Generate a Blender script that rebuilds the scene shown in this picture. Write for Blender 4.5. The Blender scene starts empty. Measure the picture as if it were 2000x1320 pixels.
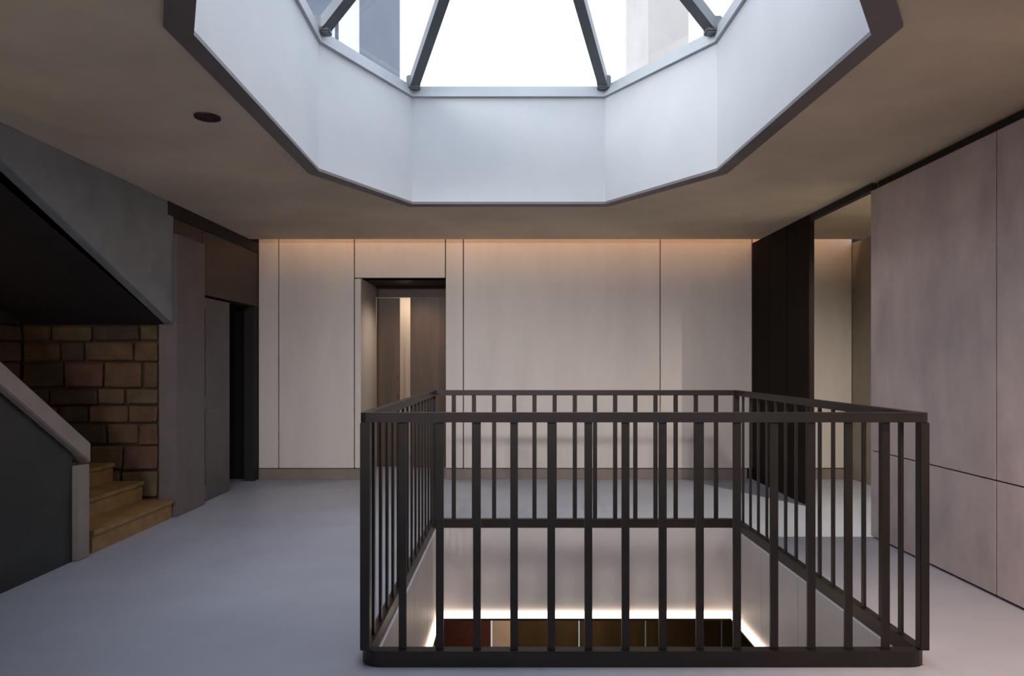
import bpy, bmesh, math, random
from mathutils import Vector, Matrix
S = bpy.context.scene
COL = S.collection
random.seed(7)

# ------------------------------------------------------------------ camera
EYE = 1.42
cam = bpy.data.cameras.new('camera')
cam.sensor_width = 36.0
cam.lens = 24.0
cam.shift_x = -0.0025
cam.shift_y = 0.025
cam.clip_end = 500
co = bpy.data.objects.new('camera', cam)
COL.objects.link(co)
co.location = (0, 0, EYE)
co.rotation_euler = (math.radians(90), 0, 0)
S.camera = co

# ------------------------------------------------------------------ overcast sky: zenith three times the horizon
w = bpy.data.worlds.new('overcast_sky')
S.world = w
w.use_nodes = True
nt = w.node_tree
nt.nodes.clear()
out = nt.nodes.new('ShaderNodeOutputWorld')
bg = nt.nodes.new('ShaderNodeBackground')
tc = nt.nodes.new('ShaderNodeTexCoord')
sep = nt.nodes.new('ShaderNodeSeparateXYZ')
mx = nt.nodes.new('ShaderNodeMath'); mx.operation = 'MAXIMUM'; mx.inputs[1].default_value = 0.0
ma = nt.nodes.new('ShaderNodeMath'); ma.operation = 'MULTIPLY_ADD'
ma.inputs[1].default_value = 2.0 / 3.0; ma.inputs[2].default_value = 1.0 / 3.0
ms = nt.nodes.new('ShaderNodeMath'); ms.operation = 'MULTIPLY'; ms.inputs[1].default_value = 2.0
nt.links.new(tc.outputs['Generated'], sep.inputs[0])
nt.links.new(sep.outputs['Z'], mx.inputs[0])
nt.links.new(mx.outputs[0], ma.inputs[0])
nt.links.new(ma.outputs[0], ms.inputs[0])
nt.links.new(ms.outputs[0], bg.inputs['Strength'])
bg.inputs['Color'].default_value = (0.90, 0.96, 1.07, 1)
nt.links.new(bg.outputs[0], out.inputs[0])

# ------------------------------------------------------------------ hazy sun, low, from behind the camera on the left
sun = bpy.data.lights.new('sun', 'SUN')
sun.energy = 1.0
sun.angle = math.radians(20)
sun.color = (1.0, 0.97, 0.93)
so = bpy.data.objects.new('sun', sun)
COL.objects.link(so)
so.rotation_euler = Vector((0.80, 0.52, -0.27)).to_track_quat('-Z', 'Y').to_euler()

S.view_settings.view_transform = 'Standard'
S.view_settings.look = 'None'
S.view_settings.gamma = 1.0
S.view_settings.use_curve_mapping = False
S.view_settings.exposure = 1.0
S.cycles.max_bounces = 12
S.cycles.diffuse_bounces = 8
S.cycles.transparent_max_bounces = 16
S.cycles.use_denoising = True
S.cycles.sample_clamp_indirect = 6.0
S.cycles.caustics_reflective = False
S.cycles.caustics_refractive = False


def lin(r, g, b):
    def f(c):
        c = c / 255.0
        return c / 12.92 if c <= 0.04045 else ((c + 0.055) / 1.055) ** 2.4
    return (f(r), f(g), f(b), 1)


# ------------------------------------------------------------------ materials
MATS = {}


def mat(name, c1, c2=None, rough=0.6, metal=0.0, scale=(3, 3, 3), bump=0.0, bump_scale=40.0, detail=6.0, wave=None, spec=0.5):
    m = bpy.data.materials.new(name)
    m.use_nodes = True
    t = m.node_tree
    b = t.nodes['Principled BSDF']
    b.inputs['Roughness'].default_value = rough
    b.inputs['Metallic'].default_value = metal
    b.inputs['Specular IOR Level'].default_value = spec
    c2 = c2 or tuple(min(1, c * 0.85) for c in c1[:3]) + (1,)
    tc = t.nodes.new('ShaderNodeTexCoord')
    mp = t.nodes.new('ShaderNodeMapping')
    mp.inputs['Scale'].default_value = scale
    nz = t.nodes.new('ShaderNodeTexNoise')
    nz.inputs['Scale'].default_value = 1.0
    nz.inputs['Detail'].default_value = detail
    nz.inputs['Roughness'].default_value = 0.6
    rp = t.nodes.new('ShaderNodeValToRGB')
    rp.color_ramp.elements[0].position = 0.32
    rp.color_ramp.elements[1].position = 0.68
    rp.color_ramp.elements[0].color = c2
    rp.color_ramp.elements[1].color = c1
    t.links.new(tc.outputs['Object'], mp.inputs[0])
    t.links.new(mp.outputs[0], nz.inputs['Vector'])
    t.links.new(nz.outputs['Fac'], rp.inputs[0])
    t.links.new(rp.outputs[0], b.inputs['Base Color'])
    if bump:
        n2 = t.nodes.new('ShaderNodeTexNoise')
        n2.inputs['Scale'].default_value = bump_scale
        n2.inputs['Detail'].default_value = 5
        bp = t.nodes.new('ShaderNodeBump')
        bp.inputs['Strength'].default_value = bump
        bp.inputs['Distance'].default_value = 0.01
        t.links.new(tc.outputs['Object'], n2.inputs['Vector'])
        t.links.new(n2.outputs['Fac'], bp.inputs['Height'])
        t.links.new(bp.outputs[0], b.inputs['Normal'])
    MATS[name] = m
    return m


def emit(name, col, strength):
    m = bpy.data.materials.new(name)
    m.use_nodes = True
    t = m.node_tree
    t.nodes.clear()
    o = t.nodes.new('ShaderNodeOutputMaterial')
    e = t.nodes.new('ShaderNodeEmission')
    e.inputs[0].default_value = col
    e.inputs[1].default_value = strength
    t.links.new(e.outputs[0], o.inputs[0])
    MATS[name] = m
    return m


def glass(name, tint=(0.96, 0.98, 1.0, 1), refl=0.06):
    m = bpy.data.materials.new(name)
    m.use_nodes = True
    t = m.node_tree
    t.nodes.clear()
    o = t.nodes.new('ShaderNodeOutputMaterial')
    tr = t.nodes.new('ShaderNodeBsdfTransparent')
    tr.inputs[0].default_value = tint
    gl = t.nodes.new('ShaderNodeBsdfGlossy')
    gl.inputs['Roughness'].default_value = 0.02
    mixn = t.nodes.new('ShaderNodeMixShader')
    mixn.inputs[0].default_value = refl
    t.links.new(tr.outputs[0], mixn.inputs[1])
    t.links.new(gl.outputs[0], mixn.inputs[2])
    t.links.new(mixn.outputs[0], o.inputs[0])
    MATS[name] = m
    return m


M_floor = mat('honed_stone_floor', lin(164, 167, 180), lin(148, 151, 164), rough=0.42, scale=(0.9, 0.9, 0.9), bump=0.05, bump_scale=60)
M_ceil = mat('brown_grey_plaster', lin(226, 210, 184), lin(198, 182, 158), rough=0.7, scale=(0.8, 0.8, 0.8), bump=0.08, bump_scale=25)
M_white = mat('white_reveal_paint', lin(196, 198, 200), lin(188, 191, 195), rough=0.55, scale=(1.5, 1.5, 1.5))
M_steel = mat('grey_painted_steel', lin(104, 108, 112), lin(92, 96, 100), rough=0.45, metal=0.3)
M_edge = mat('grey_edge_trim', lin(120, 114, 114), lin(108, 102, 102), rough=0.5)
M_panel = mat('pale_wall_panel', lin(220, 210, 204), lin(208, 198, 192), rough=0.55, scale=(2.5, 2.5, 0.5))
M_base = mat('taupe_baseboard', lin(140, 126, 116), lin(126, 112, 104), rough=0.5)
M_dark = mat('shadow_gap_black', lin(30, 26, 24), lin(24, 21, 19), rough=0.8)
M_fin = mat('dark_stained_timber', lin(33, 25, 19), lin(24, 18, 13), spec=0.15, rough=0.8, scale=(8, 8, 0.8))
M_bronze = mat('dark_bronze_steel', lin(52, 46, 43), lin(42, 37, 34), rough=0.42, metal=0.55)
M_stoneR = mat('mottled_mauve_stone', lin(200, 184, 178), lin(158, 146, 147), rough=0.55, scale=(1.6, 2.2, 1.1), bump=0.12, bump_scale=18)
M_bay = mat('bay_wall_plaster', lin(170, 162, 146), lin(156, 148, 132), rough=0.7)
M_bulk = mat('dark_grey_bulkhead_paint', lin(132, 136, 140), lin(112, 116, 122), rough=0.45)
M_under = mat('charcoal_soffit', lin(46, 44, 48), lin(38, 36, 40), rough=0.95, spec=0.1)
M_parapet = mat('dark_stair_panel', lin(36, 42, 39), lin(22, 18, 20), rough=0.35, scale=(3, 3, 3))
M_coping = mat('pale_grey_coping', lin(140, 129, 122), lin(124, 113, 107), rough=0.5)
M_mortar = mat('dark_mortar', lin(76, 60, 46), lin(60, 47, 36), rough=0.9)
M_st = [mat('brown_stone', lin(104, 80, 58), lin(76, 56, 40), rough=0.85, scale=(7, 7, 7), bump=0.6),
        mat('red_brown_stone', lin(100, 70, 57), lin(76, 51, 42), rough=0.85, scale=(7, 7, 7), bump=0.6),
        mat('ochre_stone', lin(102, 84, 58), lin(76, 63, 41), rough=0.85, scale=(7, 7, 7), bump=0.6),
        mat('dark_umber_stone', lin(72, 58, 46), lin(52, 42, 35), rough=0.85, scale=(7, 7, 7), bump=0.6)]
M_tread = mat('golden_brown_oak', lin(150, 118, 74), lin(122, 92, 54), rough=0.45, scale=(1, 9, 9))
M_pil = mat('grey_mauve_pilaster', lin(108, 98, 98), lin(96, 88, 88), rough=0.6)
M_doorg = mat('grey_door_paint', lin(94, 91, 90), lin(85, 81, 80), rough=0.5)
M_head = mat('brown_timber_header', lin(68, 43, 26), lin(48, 30, 18), rough=0.5, scale=(6, 1, 8))
M_walnut = mat('walnut_door_veneer', lin(86, 58, 34), lin(64, 42, 23), rough=0.45, scale=(9, 9, 0.9))
M_lining = mat('pale_well_lining', lin(198, 190, 188), lin(184, 176, 175), rough=0.5, scale=(2, 2, 2))
M_lowfloor = mat('dark_walnut_floor', lin(60, 44, 26), lin(44, 32, 18), rough=0.5, scale=(6, 1, 1))
M_lowwall = mat('dark_walnut_lower_panel', lin(66, 50, 26), lin(48, 36, 18), rough=0.5, scale=(8, 8, 0.8))
M_lowred = mat('deep_red_lower_door', lin(88, 46, 40), lin(72, 37, 33), rough=0.5)
M_lowpale = mat('pale_lower_pilaster', lin(190, 168, 150), lin(176, 154, 138), rough=0.6)
M_facade = mat('blue_grey_render', lin(104, 111, 125), lin(94, 101, 115), rough=0.8, scale=(.3, .3, .3))
M_facade2 = mat('pale_blue_render', lin(206, 212, 224), lin(196, 203, 216), rough=0.8, scale=(.3, .3, .3))
M_beige = mat('pale_rose_render', lin(178, 173, 170), lin(168, 163, 160), rough=0.8, scale=(.3, .3, .3))
M_winglass = mat('dark_window_glass', lin(52, 68, 74), lin(44, 58, 64), rough=0.12)
M_ground = mat('outside_ground', lin(120, 120, 116), lin(108, 108, 104), rough=0.9)
M_roofing = mat('flat_roof_felt', lin(96, 96, 98), lin(86, 86, 88), rough=0.9)
M_glass = glass('skylight_glass')
M_led = emit('warm_cove_led', (1.0, 0.60, 0.33, 1), 6.5)
M_ledw = emit('warm_well_led', (1.0, 0.80, 0.62, 1), 1.7)
M_lampface = emit('added_downlight_lens', (1.0, 0.72, 0.48, 1), 12.0)  # glowing lens, used only on the added fill downlights
M_lens = mat('unlit_downlight_lens', lin(46, 38, 30), lin(38, 31, 25), rough=0.25)


# ------------------------------------------------------------------ mesh helpers
def box(bm, x0, x1, y0, y1, z0, z1):
    vs = [bm.verts.new(p) for p in ((x0, y0, z0), (x1, y0, z0), (x1, y1, z0), (x0, y1, z0),
                                    (x0, y0, z1), (x1, y0, z1), (x1, y1, z1), (x0, y1, z1))]
    for f in ((3, 2, 1, 0), (4, 5, 6, 7), (0, 1, 5, 4), (1, 2, 6, 5), (2, 3, 7, 6), (3, 0, 4, 7)):
        bm.faces.new([vs[i] for i in f])


def prism(bm, poly, axis, a0, a1):
    """extrude a 2D polygon along an axis: 'x' -> poly in (y, z); 'z' -> poly in (x, y); 'y' -> poly in (x, z)"""
    def P(u, v, a):
        return {'x': (a, u, v), 'y': (u, a, v), 'z': (u, v, a)}[axis]
    A = [bm.verts.new(P(u, v, a0)) for u, v in poly]
    B = [bm.verts.new(P(u, v, a1)) for u, v in poly]
    n = len(poly)
    bm.faces.new(A[::-1])
    bm.faces.new(B)
    for i in range(n):
        j = (i + 1) % n
        bm.faces.new((A[i], A[j], B[j], B[i]))


def bar(bm, p, q, wd, ht, up=Vector((0, 0, 1))):
    p, q = Vector(p), Vector(q)
    d = (q - p).normalized()
    s = d.cross(up).normalized() * wd / 2
    u = s.normalized().cross(d).normalized() * ht / 2
    A = [bm.verts.new(p + a * s + b * u) for a, b in ((-1, -1), (1, -1), (1, 1), (-1, 1))]
    B = [bm.verts.new(q + a * s + b * u) for a, b in ((-1, -1), (1, -1), (1, 1), (-1, 1))]
    bm.faces.new(A[::-1]); bm.faces.new(B)
    for i in range(4):
        j = (i + 1) % 4
        bm.faces.new((A[i], A[j], B[j], B[i]))


def cyl(bm, c, r0, r1, z0, z1, n=28):
    A = [bm.verts.new((c[0] + r0 * math.cos(2 * math.pi * i / n), c[1] + r0 * math.sin(2 * math.pi * i / n), z0)) for i in range(n)]
    B = [bm.verts.new((c[0] + r1 * math.cos(2 * math.pi * i / n), c[1] + r1 * math.sin(2 * math.pi * i / n), z1)) for i in range(n)]
    bm.faces.new(A[::-1]); bm.faces.new(B)
    for i in range(n):
        j = (i + 1) % n
        bm.faces.new((A[i], A[j], B[j], B[i]))


def ring(bm, c, ri, ro, z0, z1, n=28):
    v = []
    for r, z in ((ri, z0), (ro, z0), (ro, z1), (ri, z1)):
        v.append([bm.verts.new((c[0] + r * math.cos(2 * math.pi * i / n), c[1] + r * math.sin(2 * math.pi * i / n), z)) for i in range(n)])
    for k in range(4):
        a, b = v[k], v[(k + 1) % 4]
        for i in range(n):
            j = (i + 1) % n
            bm.faces.new((a[i], a[j], b[j], b[i]))


def obj(name, bm, m, parent=None, bevel=0.0):
    bmesh.ops.recalc_face_normals(bm, faces=bm.faces[:])
    if bevel:
        es = [e for e in bm.edges if len(e.link_faces) == 2 and e.calc_face_angle(0) > 0.5]
        bmesh.ops.bevel(bm, geom=es, offset=bevel, segments=2, affect='EDGES', clamp_overlap=True)
    me = bpy.data.meshes.new(name)
    bm.to_mesh(me)
    bm.free()
    me.materials.append(m)
    o = bpy.data.objects.new(name, me)
    COL.objects.link(o)
    if parent:
        o.parent = parent
        o.matrix_parent_inverse = parent.matrix_basis.inverted()
    return o


def B(name, m, x0, x1, y0, y1, z0, z1, parent=None, bevel=0.0):
    bm = bmesh.new()
    box(bm, x0, x1, y0, y1, z0, z1)
    return obj(name, bm, m, parent, bevel)


def empty(name, loc=(0, 0, 0)):
    o = bpy.data.objects.new(name, None)
    o.empty_display_size = 0.1
    o.location = loc
    COL.objects.link(o)
    return o


def tag(o, label, cat, group=None):
    o['label'] = label
    o['category'] = cat
    if group:
        o['group'] = group
    return o


def struct(o, label=None):
    o['kind'] = 'structure'
    if label:
        o['label'] = label
    return o


# ------------------------------------------------------------------ main dimensions (metres, camera at the origin looking along +Y)
CEIL = 2.90
XL, XR = -3.15, 2.92           # side walls
YF = 8.39                      # far wall face
YN = -2.4                      # wall behind the camera
WX0, WX1, WY0, WY1 = -0.68, 1.90, 3.20, 5.90     # light-well opening
SH = -0.77                     # underside of the well lining
BAYX = 4.15                    # far side of the right-hand bay
RX = -4.55                     # far side of the left-hand stair recess

OCT = [(-0.89, 1.97), (0.86, 1.97), (1.59, 3.035), (1.54, 5.19), (0.83, 6.26), (-0.94, 6.26), (-1.49, 5.19), (-1.43, 3.035)]
GZ = 3.86                      # springing of the glass

# ------------------------------------------------------------------ floor with the well cut out
bm = bmesh.new()
x0, x1, y0, y1 = RX - 0.2, BAYX + 0.2, YN - 0.2, 10.9
hz0 = -0.30
box(bm, x0, WX0, y0, y1, hz0, 0)
box(bm, WX1, x1, y0, y1, hz0, 0)
box(bm, WX0, WX1, y0, WY0, hz0, 0)
box(bm, WX0, WX1, WY1, y1, hz0, 0)
bmesh.ops.remove_doubles(bm, verts=bm.verts[:], dist=1e-5)
struct(obj('floor', bm, M_floor), 'blue grey honed stone floor around the railed light well')

# ------------------------------------------------------------------ ceiling with the octagonal hole, stopping short of the far wall
CY1 = 8.12


def ceiling_mesh(z0, z1, X0, X1, Y0, Y1, hole):
    bm = bmesh.new()
    outer = [(X0, Y0), (X1, Y0), (X1, Y1), (X0, Y1)]
    # ordered so that outer corners connect to hole vertices
    for z, flip in ((z0, False), (z1, True)):
        O = [bm.verts.new((p[0], p[1], z)) for p in outer]
        H = [bm.verts.new((p[0], p[1], z)) for p in hole]
        faces = [(O[0], O[1], H[1], H[0]), (O[1], H[2], H[1]), (O[1], O[2], H[3], H[2]), (O[2], H[4], H[3]),
                 (O[2], O[3], H[5], H[4]), (O[3], H[6], H[5]), (O[3], O[0], H[7], H[6]), (O[0], H[0], H[7])]
        for f in faces:
            bm.faces.new(f)
        if z == z0:
            O0, H0 = O, H
        else:
            for a, b in ((O0, O), (H0, H)):
                n = len(a)
                for i in range(n):
                    j = (i + 1) % n
                    bm.faces.new((a[i], a[j], b[j], b[i]))
    return bm


def off0(p, k):
    v = Vector((p[0] - 0.02, p[1] - 4.115))
    v = v * (1 + k / v.length)
    return (v.x + 0.02, v.y + 4.115)


HOLE = [off0(p, 0.05) for p in OCT]
c = struct(obj('ceiling', ceiling_mesh(CEIL, CEIL + 0.14, RX - 0.2, BAYX + 0.2, YN - 0.2, CY1, HOLE), M_ceil),
           'brown grey plaster ceiling around the octagonal skylight')
# roof closing the building above, with a felt top
r = struct(obj('roof', ceiling_mesh(CEIL + 0.36, CEIL + 0.5, RX - 0.2, BAYX + 0.2, YN - 0.2, YF + 0.3,
                                    [((x - 0.02) * 1.09 + 0.02, (y - 4.115) * 1.06 + 4.115) for x, y in OCT]), M_roofing), 'flat roof around the skylight')

# ------------------------------------------------------------------ skylight
sk = struct(empty('window_1', (0.02, 4.115, CEIL)), 'octagonal white lined skylight with grey steel glazing ribs')
cx, cy = 0.02, 4.115
apex = Vector((0.02, 4.115, 4.95))


def off(p, k):
    v = Vector((p[0] - cx, p[1] - cy))
    v = v * (1 + k / v.length)
    return (v.x + cx, v.y + cy)


n8 = len(OCT)
for i in range(n8):
    j = (i + 1) % n8
    a, b = OCT[i], OCT[j]
    ao, bo = off(a, 0.10), off(b, 0.10)
    bm = bmesh.new()
    prism(bm, [a, b, bo, ao], 'z', CEIL + 0.004, GZ)
    obj('reveal_panel', bm, M_white, sk)
    # steel edge around the hole in the ceiling, a little proud of the plaster
    ao, bo = off(a, 0.12), off(b, 0.12)
    bm = bmesh.new()
    ai, bi = off(a, -0.004), off(b, -0.004)
    prism(bm, [ai, bi, bo, ao], 'z', CEIL - 0.018, CEIL + 0.004)
    obj('edge_trim', bm, M_edge, sk)
    # frame on top of the reveal
    ai, bi = off(a, -0.03), off(b, -0.03)
    ao, bo = off(a, 0.12), off(b, 0.12)
    bm = bmesh.new()
    prism(bm, [ai, bi, bo, ao], 'z', GZ, GZ + 0.09)
    obj('glazing_frame', bm, mat('pale_grey_frame', lin(186, 192, 196), lin(176, 182, 188), rough=0.5) if i == 0 else MATS['pale_grey_frame'], sk)
    # rib from the corner of the frame to the hub
    bm = bmesh.new()
    ar = off(a, -0.05)
    p = Vector((ar[0], ar[1], GZ + 0.10))
    bar(bm, p, apex + (p - apex).normalized() * 0.12, 0.085, 0.09)
    obj('glazing_rib', bm, M_steel, sk)
    bm = bmesh.new()
    box(bm, ar[0] - 0.06, ar[0] + 0.06, ar[1] - 0.05, ar[1] + 0.05, GZ + 0.05, GZ + 0.17)
    obj('rib_shoe', bm, M_steel, sk, 0.01)
    # pane between two ribs
    bm = bmesh.new()
    pa, pb = Vector((a[0], a[1], GZ + 0.135)), Vector((b[0], b[1], GZ + 0.135))
    nrm = (pb - pa).cross(apex - pa).normalized() * 0.012
    f = [bm.verts.new(v) for v in (pa, pb, apex + Vector((0, 0, 0.03)))]
    bm.faces.new(f)
    obj('glass_pane', bm, M_glass, sk)
bm = bmesh.new()
cyl(bm, (cx, cy), 0.16, 0.16, apex.z - 0.07, apex.z + 0.06, 16)
obj('hub', bm, M_steel, sk)

# ------------------------------------------------------------------ far wall: backing, panels with open joints, lobby opening
OX0, OX1, OZ = -1.89, -0.85, 2.47
wf = struct(empty('wall_far', (0, YF, 0)), 'pale panelled far wall washed by warm cove light')
for a in ((XL, OX0 - 0.061, 0, OZ), (OX1 + 0.061, BAYX + 0.2, 0, OZ), (XL, BAYX + 0.2, OZ, CEIL + 0.36)):
    B('backing', M_dark, a[0], a[1], YF + 0.045, YF + 0.2, a[2], a[3], wf)
g = 0.006
for (a, b, z0, z1) in ((XL, -2.90, .13, 3.22), (-2.90, -1.97, .13, 3.22), (-1.97, OX0, .13, OZ),
                       (-1.97, OX1 + .0, OZ, 3.22), (OX1, -0.63, .13, 3.22), (-0.63, 1.79, .13, 3.22), (1.79, XR, .13, 3.22),
                       (XR, BAYX, .13, 3.22)):
    B('wall_panel', M_panel, a + g, b - g if b != OX0 else b, YF, YF + 0.045, z0 + g, z1 - g, wf, 0.004)
for k, (a, b) in enumerate(((XL, OX0), (OX1, XR - 0.06), (XR + 0.06, BAYX))):
    struct(B('baseboard_far' if k == 0 else 'baseboard_far.%03d' % k, M_base, a + 0.002, b - 0.002, YF + 0.008, YF + 0.044, 0.0, 0.125, None, 0.003))

# lobby behind the opening
YB = 9.33
lb = struct(empty('wall_lobby', (-1.37, YB, 0)), 'small timber lined lobby behind the far wall opening')
B('jamb_panel', M_panel, OX0 - 0.06, OX0 - 0.001, YF + 0.2, YB, 0, OZ, lb)
B('jamb_panel', M_panel, OX0 - 0.06, OX0 - 0.001, YF + 0.046, YF + 0.2, 0, OZ, lb)
B('jamb_panel', M_walnut, OX1 + 0.001, OX1 + 0.06, YF + 0.046, YB, 0, OZ, lb)
B('soffit', M_head, OX0 - 0.06, OX1 + 0.06, YF + 0.046, YB + 0.1, OZ, OZ + 0.06, lb)
B('header', M_head, OX0 - 0.06, OX1 + 0.06, YB, YB + 0.1, 2.33, OZ, lb)
B('side_panel', M_walnut, -1.48 + 0.055, OX1 + 0.06, YB + 0.001, YB + 0.1, 0, 2.33, lb)
d = struct(empty('door_2', (-1.72, YB, 0)), 'walnut lobby door standing slightly open beside the lit gap')
B('door_leaf', M_walnut, OX0, -1.575, YB + 0.02, YB + 0.06, 0.01, 2.32, d, 0.003)
bm = bmesh.new()
bar(bm, (-1.60, YB - 0.03, 0.95), (-1.60, YB - 0.03, 1.25), 0.016, 0.016)
bar(bm, (-1.60, YB - 0.03, 0.97), (-1.60, YB + 0.02, 0.97), 0.012, 0.012)
bar(bm, (-1.60, YB - 0.03, 1.23), (-1.60, YB + 0.02, 1.23), 0.012, 0.012)
obj('handle', bm, M_bronze, d)
# room beyond the gap, warmly lit
br = struct(empty('wall_beyond', (-1.4, 10.7, 0)), 'cream walled room glimpsed beyond the lobby gap')
B('rear_wall', M_panel, -2.6, -0.6, 10.6, 10.7, 0, 2.6, br)
B('side_wall', M_panel, -2.6, -2.5, YB + 0.1, 10.6, 0, 2.6, br)
B('side_wall', M_panel, -0.7, -0.6, YB + 0.1, 10.6, 0, 2.6, br)
B('front_wall', M_panel, -2.5, OX0 - 0.06, YB, YB + 0.1, 0, 2.6, br)
B('room_ceiling', M_panel, -2.6, -0.6, YB + 0.1, 10.7, 2.6, 2.7, br)
lt = bpy.data.lights.new('room_lamp', 'AREA')
lt.energy = 4.5; lt.size = 0.5; lt.color = (1.0, 0.80, 0.58)
lo = bpy.data.objects.new('room_lamp', lt); COL.objects.link(lo); lo.location = (-1.6, 10.1, 2.56)

lt = bpy.data.lights.new('lobby_fill_lamp', 'SPOT'); lt.energy = 15; lt.spot_size = math.radians(150); lt.spot_blend = 1.0; lt.color = (1.0, 0.82, 0.62); lt.shadow_soft_size = 0.08  # unseen lamp added to lighten the lobby jamb and timber
lo = bpy.data.objects.new('lobby_fill_lamp', lt); COL.objects.link(lo); lo.location = (-1.30, 8.85, OZ - 0.05)

# ------------------------------------------------------------------ cove light at the head of the far wall
cv = tag(empty('cove_light', (0, CY1, CEIL + 0.15)), 'warm cove light strip hidden above the far edge of the ceiling', 'cove light')
B('channel', M_bronze, XL + 0.05, BAYX - 0.05, CY1 - 0.099, CY1 - 0.045, CEIL + 0.315, CEIL + 0.335, cv)
B('led_strip', M_led, XL + 0.08, BAYX - 0.08, CY1 - 0.09, CY1 - 0.055, CEIL + 0.300, CEIL + 0.314, cv)
struct(B('wall_upstand', M_ceil, RX - 0.2, BAYX + 0.2, CY1 - 0.16, CY1 - 0.10, CEIL + 0.14, CEIL + 0.36))

# ------------------------------------------------------------------ right wall: stone slabs, dark fin, side bay
wr = struct(empty('wall_right', (XR, 2, 0)), 'mottled mauve stone slab wall on the right')
B('backing', M_dark, XR + 0.04, XR + 0.22, YN, 5.56, 0, CEIL, wr)
ys = [5.60, 4.14, 2.80, 1.46, 0.12, -1.22, YN]
for k in range(len(ys) - 1):
    for z0, z1 in ((0.012, 0.71), (0.71, 2.835)):
        B('stone_slab', M_stoneR, XR, XR + 0.04, ys[k + 1] + 0.005, ys[k] - 0.005, z0 + 0.004, z1 - 0.004, wr, 0.003)
B('end_slab', M_stoneR, XR + 0.002, XR + 0.22, 5.562, 5.60, 0.012, 2.835, wr, 0.003)
struct(B('trim_1', M_dark, XR + 0.006, XR + 0.06, 5.60, 6.77, CEIL - 0.06, CEIL + 0.0))
fin = struct(empty('wall_fin', (XR, 7.5, 0)), 'tall dark stained timber screen between the hall and the right bay')
yy = 6.77
for k in range(3):
    y2 = 6.77 + (YF - 6.77) * (k + 1) / 3
    B('timber_board', M_fin, XR, XR + 0.055, yy + 0.002, y2 - 0.002, 0.0, CEIL, fin, 0.004)
    yy = y2
wb = struct(empty('wall_bay', (BAYX, 7, 0)), 'plaster walls of the bay behind the stone wall')
B('side_wall', M_bay, BAYX, BAYX + 0.15, 4.4, YF, 0, CEIL, wb)
B('near_wall', M_bay, XR + 0.22, BAYX, 4.4, 4.55, 0, CEIL, wb)

# ------------------------------------------------------------------ left wall, far part: pilaster, sliding door, header, shadow gap
wl = struct(empty('wall_left', (XL, 7.3, 0)), 'left wall beyond the stair with pilaster and timber header')
B('pilaster', M_pil, XL - 0.14, XL + 0.03, 6.31, 6.88, 0, 2.62, wl, 0.006)
B('header_panel', M_head, XL - 0.10, XL, 6.884, YF - 0.002, 2.12, 2.77, wl, 0.004)
B('header_panel', M_head, XL - 0.10, XL, 6.31, 6.88, 2.624, 2.77, wl, 0.004)
B('wall_piece', M_dark, XL - 0.12, XL, 8.25, YF - 0.002, 0, 2.118, wl)
B('wall_piece', M_dark, XL - 0.24, XL - 0.102, 6.45, YF, 2.12, CEIL, wl)
B('shadow_gap', M_dark, XL - 0.10, XL + 0.004, 6.2, YF - 0.002, 2.774, CEIL - 0.001, wl)
d1 = struct(empty('door_1', (XL, 7.25, 0)), 'grey sliding door standing half open beside a dark gap')
B('door_leaf', M_doorg, XL - 0.075, XL - 0.035, 6.885, 7.63, 0.01, 2.10, d1, 0.003)
for z0, z1 in ((0.16, 0.95), (1.07, 1.98)):
    B('door_panel', M_doorg, XL - 0.040, XL - 0.024, 7.0, 7.52, z0, z1, d1, 0.006)
bm = bmesh.new()
bar(bm, (XL - 0.018, 7.585, 0.92), (XL - 0.018, 7.585, 1.12), 0.018, 0.03)
obj('handle', bm, M_bronze, d1)
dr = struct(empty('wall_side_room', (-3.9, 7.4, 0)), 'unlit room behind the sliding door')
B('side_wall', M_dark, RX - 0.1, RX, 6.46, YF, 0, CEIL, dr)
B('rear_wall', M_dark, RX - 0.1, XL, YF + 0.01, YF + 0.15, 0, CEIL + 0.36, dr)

# ------------------------------------------------------------------ stair recess: stone walls, sloping bulkhead, oak steps, parapet
rw = struct(empty('wall_recess', (-3.9, 6.38, 0)), 'rough brown stone walls of the stair recess on the left')
B('mortar_backing', M_mortar, RX - 0.15, XL - 0.14, 6.34, 6.45, 0, CEIL, rw)
B('mortar_backing', M_mortar, RX - 0.15, RX - 0.03, 2.4, 6.34, 0, CEIL, rw)


def stone(x0, x1, y0, y1, z0, z1, face):
    bm = bmesh.new()
    box(bm, x0, x1, y0, y1, z0, z1)
    for v in bm.verts:
        v.co += Vector((random.uniform(-1, 1), random.uniform(-1, 1), random.uniform(-1, 1))) * 0.009
    bmesh.ops.bevel(bm, geom=bm.edges[:], offset=0.014, segments=1, affect='EDGES')
    return obj('stone', bm, random.choice(M_st), rw)


z = 0.0
while z < 2.0:
    h = random.uniform(0.15, 0.25)
    x = RX
    while x < XL - 0.15:
        wd = random.uniform(0.22, 0.46)
        x2 = min(x + wd, XL - 0.145)
        if XL - 0.145 - x2 < 0.12:
            x2 = XL - 0.145
        stone(x + 0.010, x2 - 0.010, 6.31 - random.uniform(0, 0.025), 6.36, z + 0.01, z + h - 0.008, 'y')
        x = x2 + 1e-4
        if x2 >= XL - 0.146:
            break
    y = 6.30
    while y > 3.0:
        wd = random.uniform(0.26, 0.52)
        stone(RX - 0.05, RX + random.uniform(0, 0.025), y - wd + 0.010, y - 0.010, z + 0.01, z + h - 0.008, 'x')
        y -= wd
    z += h

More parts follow.
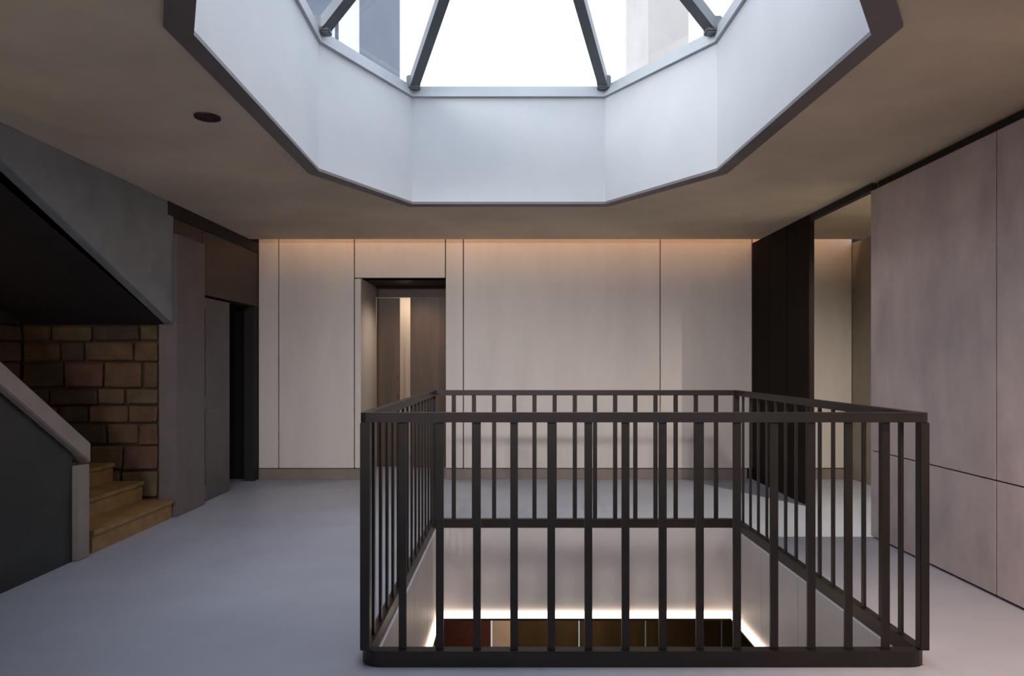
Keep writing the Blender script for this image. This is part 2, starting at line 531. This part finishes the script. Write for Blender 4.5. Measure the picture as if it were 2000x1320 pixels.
# sloping bulkhead over the stair: grey side, charcoal underside
bk = struct(empty('wall_bulkhead', (XL, 5, 2.4)), 'grey sloping bulkhead above the stair recess')
zs = lambda y: 1.78 + (6.31 - y) * 0.42
prof = [(6.20, zs(6.20)), (6.20, CEIL), (2.3, CEIL), (2.3, min(CEIL - 0.02, zs(2.3))), (6.31 - (CEIL - 0.02 - 1.78) / 0.42, CEIL - 0.02)]
prof = [(6.305, zs(6.305)), (6.305, CEIL - 0.001), (3.4, CEIL - 0.001), (3.6, zs(3.6))]
bm = bmesh.new()
prism(bm, prof, 'x', XL - 0.08, XL)
obj('side_face', bm, M_bulk, bk)
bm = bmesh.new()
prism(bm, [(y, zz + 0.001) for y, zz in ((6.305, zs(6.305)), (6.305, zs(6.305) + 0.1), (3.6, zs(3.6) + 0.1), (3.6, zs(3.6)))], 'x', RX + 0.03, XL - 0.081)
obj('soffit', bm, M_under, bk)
struct(B('wall_left_near', M_pil, XL - 0.12, XL, YN, 2.7, 0, CEIL), 'plain left wall nearer than the stair')
struct(B('wall_stair_head', M_pil, RX - 0.15, XL - 0.12, 2.3, 2.42, 0, CEIL))

st = tag(empty('staircase', (-3.4, 5.7, 0)), 'golden brown oak steps rising into the stone stair recess on the left', 'staircase')
rise, run = 0.17, 0.27
xx = XL - 0.005
for k in range(3):
    xe = RX + 0.04
    B('riser', M_tread, xx - 0.03, xx, 5.10, 6.28, rise * k + 0.001, rise * (k + 1) - 0.035, st)
    B('tread', M_tread, (xx - run - 0.02) if k < 2 else xe, xx + 0.022, 5.10, 6.28, rise * (k + 1) - 0.035, rise * (k + 1), st, 0.004)
    xx -= run
y = 5.10
for k in range(3, 11):
    B('riser', M_tread, RX + 0.04, XL - 0.14, y - 0.03, y, rise * k, rise * (k + 1) - 0.035, st)
    B('tread', M_tread, RX + 0.04, XL - 0.14, y - run, y + 0.02, rise * (k + 1) - 0.035, rise * (k + 1), st, 0.004)
    y -= run

pp = tag(empty('stair_parapet', (XL, 4.5, 0)), 'dark stair parapet with pale sloping coping at the left edge', 'parapet')
sl = 0.68
zt = lambda y: 0.78 + (4.89 - y) * sl
bm = bmesh.new()
prism(bm, [(4.89, 0.001), (4.89, zt(4.89)), (2.75, zt(2.75)), (2.75, 0.001)], 'x', XL - 0.09, XL - 0.02)
obj('panel', bm, M_parapet, pp)
bm = bmesh.new()
prism(bm, [(5.03, zt(5.03)), (5.03, zt(5.03) + 0.15), (2.75, zt(2.75) + 0.15), (2.75, zt(2.75))], 'x', XL - 0.13, XL + 0.03)
obj('coping', bm, M_coping, pp, 0.008)
B('end_post', M_coping, XL - 0.12, XL + 0.02, 4.892, 5.03, 0.001, zt(5.03) - 0.002, pp, 0.006)

# small warm lamp under the stair bulkhead
for nm, loc, e in (('stair_lamp', (-4.3, 4.7, 1.55), 2.6),):
    lt = bpy.data.lights.new(nm, 'POINT'); lt.energy = e; lt.color = (1.0, 0.70, 0.42); lt.shadow_soft_size = 0.05
    lo = bpy.data.objects.new(nm, lt); COL.objects.link(lo); lo.location = loc

# ------------------------------------------------------------------ wall behind the camera with an unseen window opening added to let in daylight
wn = struct(empty('wall_near', (0, YN, 0)), 'wall behind the viewpoint with a broad window added for daylight')
B('wall_piece', M_pil, XL, -2.0, YN - 0.15, YN, 0, CEIL, wn)
B('wall_piece', M_pil, 2.0, XR + 0.22, YN - 0.15, YN, 0, CEIL, wn)
B('wall_piece', M_pil, -2.0, 2.0, YN - 0.15, YN, 0, 0.5, wn)
B('wall_piece', M_pil, -2.0, 2.0, YN - 0.15, YN, 2.5, CEIL, wn)
w2 = struct(empty('added_window', (0, YN, 0.5)))
for k in range(4):
    xa = -2.0 + k
    B('frame', M_steel, xa, xa + 0.05, YN - 0.1, YN - 0.04, 0.5, 2.5, w2)
    bm = bmesh.new()
    f = [bm.verts.new(p) for p in ((xa + .05, YN - .07, .5), (xa + 1, YN - .07, .5), (xa + 1, YN - .07, 2.5), (xa + .05, YN - .07, 2.5))]
    bm.faces.new(f)
    obj('glass_pane', bm, M_glass, w2)

# ------------------------------------------------------------------ light well lining and lower hall
well = struct(empty('wall_well', (0.6, 4.5, SH)), 'pale lining panels of the light well')
T = 0.05
B('lining_panel', M_lining, WX0, WX1, WY1, WY1 + T, SH, -0.302, well)
B('lining_panel', M_lining, WX0, WX1, WY0 - T, WY0, SH, -0.302, well)
B('lining_panel', M_lining, WX0 - T, WX0, WY0 - T, WY1 + T, SH, -0.302, well)
B('lining_panel', M_lining, WX1, WX1 + T, WY0 - T, WY1 + T, SH, -0.302, well)
t = 0.012
nx = 4
for k in range(nx):
    a = WX0 + (WX1 - WX0) * k / nx
    b = WX0 + (WX1 - WX0) * (k + 1) / nx
    B('lining_slab', M_lining, a + (t if k == 0 else 0.003), b - (t if k == nx - 1 else 0.003), WY1 - t, WY1 - 0.0005, SH, -0.003, well)
for k in range(4):
    a = WY0 + (WY1 - WY0) * k / 4
    b = WY0 + (WY1 - WY0) * (k + 1) / 4
    B('lining_slab', M_lining, WX0 + 0.0005, WX0 + t, a + 0.003, b - (t + 0.001 if k == 3 else 0.003), SH, -0.003, well)
    B('lining_slab', M_lining, WX1 - t, WX1 - 0.0005, a + 0.003, b - (t + 0.001 if k == 3 else 0.003), SH, -0.003, well)

LZ = -3.25
LY = 8.6
struct(B('floor_lower', M_lowfloor, -4.5, 4.5, 0.5, LY + 0.2, LZ - 0.1, LZ), 'dark walnut floor of the lower hall')
bm = bmesh.new()
for a in ((-4.5, WX0 - T, .5, LY + .2), (WX1 + T, 4.5, .5, LY + .2), (WX0 - T, WX1 + T, .5, WY0 - T), (WX0 - T, WX1 + T, WY1 + T, LY + .2)):
    box(bm, a[0], a[1], a[2], a[3], SH, SH + 0.05)
struct(obj('ceiling_lower', bm, M_ceil))
lw = struct(empty('wall_lower', (0, LY, LZ)), 'walnut panelled wall of the lower hall with a red door')
px = lambda p: (p - 1005) * LY / 1333.0
edges = [(-4.5, px(845), M_lowwall), (px(848), px(958), M_lowred), (px(962), px(1003), M_lowpale), (px(1006), px(1130), M_lowwall),
         (px(1133), px(1260), M_lowwall), (px(1263), px(1408), M_lowwall), (px(1411), 4.5, M_lowwall)]
for a, b, m in edges:
    B('wall_panel', m, a, b, LY, LY + 0.1, LZ, SH, lw, 0.004)
B('side_wall', M_lowwall, -4.6, -4.5, 0.5, LY, LZ, SH, lw)
B('side_wall', M_lowwall, 4.5, 4.6, 0.5, LY, LZ, SH, lw)
B('near_wall', M_lowwall, -4.5, 4.5, 0.4, 0.5, LZ, SH, lw)

lt = bpy.data.lights.new('lower_hall_fill', 'AREA'); lt.energy = 20; lt.size = 0.6; lt.color = (1.0, 0.82, 0.6)  # unseen lamp added so the lower wall gets light
lo = bpy.data.objects.new('lower_hall_fill', lt); COL.objects.link(lo); lo.location = (0.6, 7.4, SH - 0.05)
lb_ = {'rear': (WX0 + 0.02, WX1 - 0.02, WY1 - 0.05, WY1 - 0.014), 'left': (WX0 + 0.014, WX0 + 0.05, WY0 + 0.05, WY1 - 0.06),
       'right': (WX1 - 0.05, WX1 - 0.014, WY0 + 0.05, WY1 - 0.06)}
for k, (x0, x1, y0, y1) in lb_.items():
    e = empty('light_strip', ((x0 + x1) / 2, (y0 + y1) / 2, SH))
    tag(e, {'rear': 'glowing warm light strip along the rear bottom edge of the well',
            'left': 'glowing warm light strip along the left bottom edge of the well',
            'right': 'glowing warm light strip along the right bottom edge of the well'}[k], 'light strip', 'light strips round the bottom of the well')
    B('channel', M_bronze, x0, x1, y0, y1, SH - 0.012, SH + 0.004, e)
    B('led_strip', M_ledw, x0 + 0.003, x1 - 0.003, y0 + 0.003, y1 - 0.003, SH + 0.004, SH + 0.06, e, 0.004)

# ------------------------------------------------------------------ railing round the well
RZ = 1.19
ra = tag(empty('stair_railing', ((WX0 + WX1) / 2, (WY0 + WY1) / 2, 0)), 'dark bronze steel railing with upright bars round the light well', 'railing')


def round_rect(x0, x1, y0, y1, r, n=6):
    pts = []
    for cxx, cyy, a0 in ((x1 - r, y1 - r, 0), (x0 + r, y1 - r, 90), (x0 + r, y0 + r, 180), (x1 - r, y0 + r, 270)):
        for i in range(n + 1):
            a = math.radians(a0 + 90 * i / n)
            pts.append((cxx + r * math.cos(a), cyy + r * math.sin(a)))
    return pts


def loop_band(o, i, z0, z1):
    bm = bmesh.new()
    n = len(o)
    R = []
    for poly, zz in ((i, z0), (o, z0), (o, z1), (i, z1)):
        R.append([bm.verts.new((p[0], p[1], zz)) for p in poly])
    for k in range(4):
        a, b = R[k], R[(k + 1) % 4]
        for q in range(n):
            s = (q + 1) % n
            bm.faces.new((a[q], a[s], b[s], b[q]))
    return bm


kw = 0.05
obj('kerb', loop_band(round_rect(WX0 - kw, WX1 + kw, WY0 - 0.01, WY1 + kw, 0.10), round_rect(WX0 - 0.002, WX1 + 0.002, WY0 + 0.045, WY1 + 0.002, 0.02), 0.001, 0.075), M_bronze, ra)
c0x, c1x, c0y, c1y = WX0 - 0.022, WX1 + 0.022, WY0 + 0.017, WY1 + 0.022
hw = 0.024
obj('top_rail', loop_band(round_rect(c0x - hw, c1x + hw, c0y - hw, c1y + hw, 0.03, 3), round_rect(c0x + hw, c1x - hw, c0y + hw, c1y - hw, 0.004, 3), RZ - 0.045, RZ), M_bronze, ra)
post = None
for x in (c0x, c1x):
    for y in (c0y, c1y):
        B('post', M_bronze, x - 0.022, x + 0.022, y - 0.022, y + 0.022, 0.076, RZ - 0.046, ra, 0.003)


def balusters(p, q, n, along):
    for k in range(1, n):
        x = p[0] + (q[0] - p[0]) * k / n
        y = p[1] + (q[1] - p[1]) * k / n
        a, b = (0.014, 0.007) if along == 'x' else (0.007, 0.014)
        o = bpy.data.objects.new('baluster', BAL[along])
        o.location = (x, y, 0.076)
        COL.objects.link(o)
        o.parent = ra
        o.matrix_parent_inverse = ra.matrix_basis.inverted()


BAL = {}
for along, a, b in (('x', 0.018, 0.007), ('y', 0.007, 0.014)):
    bm = bmesh.new()
    box(bm, -a, a, -b, b, 0, RZ - 0.046 - 0.076)
    me = bpy.data.meshes.new('baluster')
    bmesh.ops.recalc_face_normals(bm, faces=bm.faces[:])
    bm.to_mesh(me); bm.free()
    me.materials.append(M_bronze)
    BAL[along] = me
balusters((c0x, c0y), (c1x, c0y), 15, 'x')
balusters((c0x, c1y), (c1x, c1y), 15, 'x')
balusters((c0x, c0y), (c0x, c1y), 15, 'y')
balusters((c1x, c0y), (c1x, c1y), 15, 'y')

# ------------------------------------------------------------------ downlights: one unlit, the lit ones added to brighten the hall
def downlight(x, y, label, lit):
    e = tag(empty('downlight', (x, y, CEIL)), label, 'downlight')
    bm = bmesh.new(); ring(bm, (x, y), 0.052, 0.075, CEIL - 0.010, CEIL - 0.001)
    obj('bezel', bm, M_bronze, e)
    bm = bmesh.new(); cyl(bm, (x, y), 0.051, 0.051, CEIL - 0.006, CEIL - 0.001)
    obj('lens', bm, M_lampface if lit else M_lens, e)
    return e


downlight(-1.84, 4.09, 'small dark unlit downlight in the ceiling left of the skylight', False)

downlight(3.55, 5.6, 'added fill downlight in the bay hidden behind the stone wall', True)
lt = bpy.data.lights.new('bay_fill_lamp', 'SPOT'); lt.energy = 150; lt.spot_size = math.radians(165); lt.spot_blend = 1.0; lt.color = (1.0, 0.92, 0.78)  # hidden lamp added to brighten the bay wall
lo = bpy.data.objects.new('bay_fill_lamp', lt); COL.objects.link(lo); lo.location = (3.55, 5.6, CEIL - 0.05)


def spot(x, y, aim, watts, col, cone=54):  # unseen fill light added to brighten the far and right walls
    l = bpy.data.lights.new('fill_spot_lamp', 'SPOT')
    l.energy = watts; l.color = col; l.spot_size = math.radians(cone); l.spot_blend = 1.0; l.shadow_soft_size = 0.12
    o = bpy.data.objects.new('fill_spot_lamp', l)
    COL.objects.link(o)
    o.location = (x, y, CEIL - 0.13)
    o.rotation_euler = (Vector(aim) - o.location).to_track_quat('-Z', 'Y').to_euler()


for x, y, aim, W, col, lab in ((-2.2, 0.2, (-2.0, 8.4, 0.65), 150, (1.0, 0.96, 0.94), 'added fill downlight behind the viewpoint nearest the left wall'),
                               (-0.7, 0.2, (-0.6, 8.4, 0.65), 150, (1.0, 0.96, 0.94), 'added fill downlight behind the viewpoint second from the left wall'),
                               (0.8, 0.2, (0.9, 8.4, 0.65), 150, (1.0, 0.96, 0.94), 'added fill downlight behind the viewpoint second from the right wall'),
                               (1.2, -0.9, (3.4, 5.4, 0.6), 150, (1.0, 0.90, 0.84), 'added fill downlight behind the viewpoint nearest the right wall')):
    downlight(x, y, lab, True)['group'] = 'added fill downlights behind the viewpoint'  # out-of-view fixtures added to carry the fill spots
    spot(x, y, aim, W, col)

downlight(2.45, 2.55, 'added fill downlight above the floor between the railing and the stone wall', True)
l = bpy.data.lights.new('wall_side_fill', 'SPOT'); l.energy = 150; l.color = (1.0, 0.70, 0.48); l.spot_size = math.radians(85); l.spot_blend = 1.0; l.shadow_soft_size = 0.06  # unseen lamp added to warm the floor along the right wall
o = bpy.data.objects.new('wall_side_fill', l); COL.objects.link(o); o.location = (2.45, 2.55, CEIL - 0.06)
o.rotation_euler = (math.radians(8), 0, 0)

# ------------------------------------------------------------------ outside: ground and the buildings seen through the skylight
struct(B('ground', M_ground, -80, 80, -80, 120, -4.2, -4.0), 'ground outside')


def building(name, label, x0, x1, y0, y1, h, m_wall, bands, wins):
    e = tag(empty(name, ((x0 + x1) / 2, y0, -4)), label, 'building')
    B('wall', m_wall, x0, x1, y0, y1, -4, h, e)
    B('parapet', M_facade2, x0 - 0.2, x1 + 0.2, y0 - 0.2, y1 + 0.2, h, h + 0.5, e)
    for a, b, m in bands:
        B('pilaster', m, a, b, y0 - 0.18, y0 - 0.001, -4, h, e)
    for (a, b, z0, z1) in wins:
        fr = B('window', M_facade2, a, b, y0 - 0.10, y0 - 0.001, z0, z1, e)
        B('pane', M_winglass, a + 0.12, b - 0.12, y0 - 0.13, y0 - 0.101, z0 + 0.12, z1 - 0.12, fr)
    return e


D = 25.0
bx = lambda p: (p - 1005) * D / 1333.0
building('office_building', 'blue grey building outside the skylight with a pale vertical band', -14, -5.71, D, D + 9, 21, M_facade,
         [(bx(664), bx(702), M_facade2)],
         [(bx(590), bx(655), 8.5 + 3.2 * k, 10.9 + 3.2 * k) for k in range(4)] + [(bx(480), bx(560), 8.5 + 3.2 * k, 10.9 + 3.2 * k) for k in range(4)])
D2 = 40.0
bx2 = lambda p: (p - 1005) * D2 / 1333.0
building('apartment_block', 'pale rose building outside, faint behind the right of the skylight', bx2(1266), bx2(1345), D2, D2 + 8, 30, M_beige, [], [])
